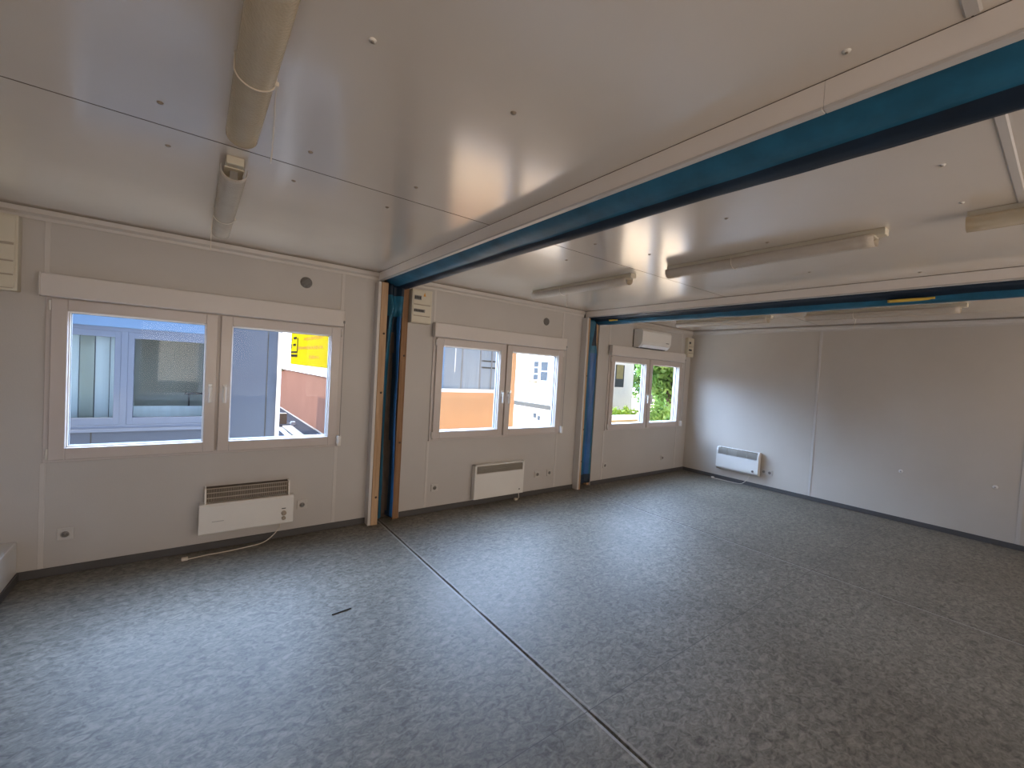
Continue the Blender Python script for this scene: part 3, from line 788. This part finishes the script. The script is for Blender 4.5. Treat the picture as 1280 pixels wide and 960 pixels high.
# white house
wh = empty('white_house', (17.3, 12.5, -3.0)); tag(wh, 'white rendered house seen through the middle and third windows', 'house')
m = MB(); m.box(0, 6.0, 0, 9, 0, 9.5, 'stucco'); m.build('wall', wh)
m = MB(); m.box(-.35, 6.3, -.35, 9.3, 9.5, 9.8, 'band'); m.build('roof', wh)
m = MB(); m.box(-.30, 0, .2, 9, 2.57, 2.79, 'band', .01); m.build('canopy_ledge', wh)
for y0, y1, z0, z1, n in ((2.13, 2.53, 4.14, 5.27, 3), (1.30, 1.90, 4.12, 5.27, 2)):
    m = MB(); m.box(-.03, .01, y0 - .05, y1 + .05, z0 - .05, z1 + .05, 'bright', .005); f = m.build('window_frame', wh)
    m = MB()
    for k in range(n):
        a = z0 + (z1 - z0) * k / n; m.box(-.035, -.031, y0, y1, a + .03, z0 + (z1 - z0) * (k + 1) / n - .03, 'winblue')
    m.build('pane', f)
m = MB(); m.box(-.18, 0, 2.2, 3.0, 4.02, 4.10, 'curtain', .01); m.build('window_sill', wh)
for y0, y1, z0, z1 in ((1.75, 1.95, 1.85, 2.10), (2.10, 2.36, 1.95, 2.22)):
    m = MB(); m.box(-.03, .01, y0, y1, z0, z1, 'winblue', .005); m.build('vent_window', wh)
for x0, x1, z0, z1 in ((4.20, 5.02, 4.0, 5.35),):
    m = MB(); m.box(x0 - .08, x1 + .08, -.04, .01, z0 - .08, z1 + .1, 'bright', .005); f = m.build('window_frame', wh)
    m = MB(); m.box(x0, x1, -.05, -.041, z0, z1, 'winblue'); m.build('pane', f)
    m = MB(); m.box(x0 + .1, x1 - .1, -.056, -.051, z0 + .5, z1, 'curtain'); m.build('curtain', f)

# parapet wall, hedge and trees outside the third window
pw = empty('garden_wall', (14, 8, -1.5)); tag(pw, 'low orange wall with pale coping outside the third window', 'wall')
m = MB(); m.box(0, 3.9, 0, .25, 0, 1.18, 'ochre'); m.build('wall_panel', pw)
m = MB(); m.box(-.05, 3.95, -.06, .31, 1.18, 1.37, 'bright', .01); m.build('coping', pw)

def leaf_cloud(m, centre, rad, n, size, mat, rnd):
    i = m.mi(mat)
    for k in range(n):
        while True:
            v = Vector((rnd.uniform(-1, 1), rnd.uniform(-1, 1), rnd.uniform(-1, 1)))
            if v.length < 1 and v.length > .25: break
        lump = 1 + .28 * noise.noise(v * 2.3 + Vector(centre))
        p = Vector(centre) + Vector((v.x * rad[0], v.y * rad[1], v.z * rad[2])) * lump
        a = Vector((rnd.gauss(0, 1), rnd.gauss(0, 1), rnd.gauss(0, .6))).normalized(); b = a.orthogonal().normalized()
        b = (Matrix.Rotation(rnd.uniform(0, 6.28), 3, a) @ b); s = size * rnd.uniform(.6, 1.4)
        q = a.cross(b)
        f = m.bm.faces.new([m.bm.verts.new(p + b * s), m.bm.verts.new(p + q * s * .45 + a * s * .1), m.bm.verts.new(p - b * s), m.bm.verts.new(p - q * s * .45 + a * s * .1)])
        f.material_index = i
rnd = random.Random(12)
def tree(loc, hgt, rad, n, mat, label, size=.22):
    r = empty('tree', loc); tag(r, label, 'tree', 'trees beyond the third window')
    m = MB(); m.cyl((0, 0, 0), (0, 0, hgt * .55), .22, 'bark', 10, .12)
    for k in range(5):
        a = k * 1.26; m.cyl((0, 0, hgt * (.35 + .04 * k)), (rad * .55 * math.cos(a), rad * .55 * math.sin(a), hgt * (.62 + .04 * k)), .07, 'bark', 7, .03)
    m.build('trunk', r)
    m = MB()
    for k in range(7):
        a = k * .9; c = (rad * .45 * math.cos(a), rad * .45 * math.sin(a), hgt * (.25 + .105 * k))
        leaf_cloud(m, c, (rad * .72, rad * .72, hgt * .17), n // 7, size, mat, rnd)
    m.build('crown', r)
tree((26.5, 12.0, -1.5), 8.5, 2.0, 5600, 'leaf', 'bright green leafy tree filling the right pane of the third window')
tree((34.0, 19.5, -1.5), 9.0, 2.9, 3600, 'leafd', 'dark green tree showing between the white house and the bright tree')
def bush(loc, rad, n, mat, label):
    m = MB()
    for k in range(5):
        a = k * 1.26; leaf_cloud(m, (loc[0] + .5 * rad * math.cos(a), loc[1] + .5 * rad * math.sin(a), loc[2] + rad * (.75 + .12 * (k % 3))), (rad * .7, rad * .7, rad * .95), n // 5, .15, mat, rnd)
    o = m.build('bush', loc=loc); tag(o, label, 'bush'); return o
bush((22.8, 9.7, -1.5), .98, 1500, 'leaf', 'leafy green bush under the bright tree, at the bottom of the third window')
m = MB()
for k in range(9):
    leaf_cloud(m, (17.4 + k * .44, 10.3 + .15 * math.sin(k * 2.1), -.80 + .08 * math.sin(k * 1.7)), (.55, .45, .80), 300, .11, 'hedge', rnd)
tag(m.build('hedge'), 'low yellow-green hedge in front of the white house outside the third window', 'hedge')

# ------------------------------------------------------------------ light
world = bpy.data.worlds.new('sky'); bpy.context.scene.world = world; world.use_nodes = True
nt = world.node_tree; bg = nt.nodes['Background']
tc = nt.nodes.new('ShaderNodeTexCoord'); sp = nt.nodes.new('ShaderNodeSeparateXYZ'); nt.links.new(tc.outputs['Generated'], sp.inputs[0])
rp = nt.nodes.new('ShaderNodeValToRGB'); mr = nt.nodes.new('ShaderNodeMapRange')
mr.inputs['From Min'].default_value = -1; mr.inputs['From Max'].default_value = 1
nt.links.new(sp.outputs['Y'], mr.inputs[0]); nt.links.new(mr.outputs[0], rp.inputs[0])
SKY_S = (.62, .78, 1.05); SKY_N = (15.8, 21.4, 31.0)
rp.color_ramp.elements[0].position = .505; rp.color_ramp.elements[0].color = (*[c * .1 for c in SKY_S], 1)
rp.color_ramp.elements[1].position = .81; rp.color_ramp.elements[1].color = (*[c * .1 for c in SKY_N], 1)
nt.links.new(rp.outputs[0], bg.inputs['Color']); bg.inputs['Strength'].default_value = 10.0

def light(name, kind, loc, energy, col, **k):
    l = bpy.data.lights.new(name, kind); l.energy = energy; l.color = col
    for a, b in k.items(): setattr(l, a, b)
    o = bpy.data.objects.new(name, l); C.objects.link(o); o.location = loc; return o
sun = light('sun', 'SUN', (-10, -2, 12), 6.5, (1.0, .86, .66), angle=.009)
el, az = math.radians(50), math.radians(7)   # from -x, slightly from -y
d = Vector((math.cos(el) * math.cos(az), math.cos(el) * math.sin(az), -math.sin(el)))
sun.rotation_euler = d.to_track_quat('-Z', 'Y').to_euler()
for k, c in enumerate(BWX):    # added warm fill lamps in the openings of the unseen back wall
    a = light('fill_back_opening', 'AREA', (c, BACKY - .06, (BZ0 + BZ1) / 2), 19, (1.0, .76, .52), shape='RECTANGLE', size=2 * BH - .05, size_y=BZ1 - BZ0 - .05)
    a.rotation_euler = (PI / 2 + math.radians(4), 0, 0); a.data.spread = math.radians(120)

# ------------------------------------------------------------------ camera
cam = bpy.data.cameras.new('camera'); co = bpy.data.objects.new('camera', cam); C.objects.link(co)
cam.sensor_fit = 'HORIZONTAL'; cam.sensor_width = 36; cam.lens = 530.06 / 1280 * 36; cam.clip_start = .02; cam.clip_end = 300
Fv = Vector((.60073291, .79884989, -.03096489)); Rv = Vector((.79896538, -.59857025, .05803421)); Uv = Vector((-.02782596, .05960293, .99783426))
co.matrix_world = Matrix(((Rv.x, Uv.x, -Fv.x, 1.26554), (Rv.y, Uv.y, -Fv.y, -4.19894), (Rv.z, Uv.z, -Fv.z, 1.60862), (0, 0, 0, 1)))
S = bpy.context.scene; S.camera = co
S.view_settings.view_transform = 'Standard'; S.view_settings.look = 'None'; S.view_settings.gamma = 1; S.view_settings.exposure = 0
S.view_settings.use_curve_mapping = False
S.cycles.max_bounces = 16; S.cycles.diffuse_bounces = 10; S.cycles.transparent_max_bounces = 16; S.cycles.sample_clamp_indirect = 6
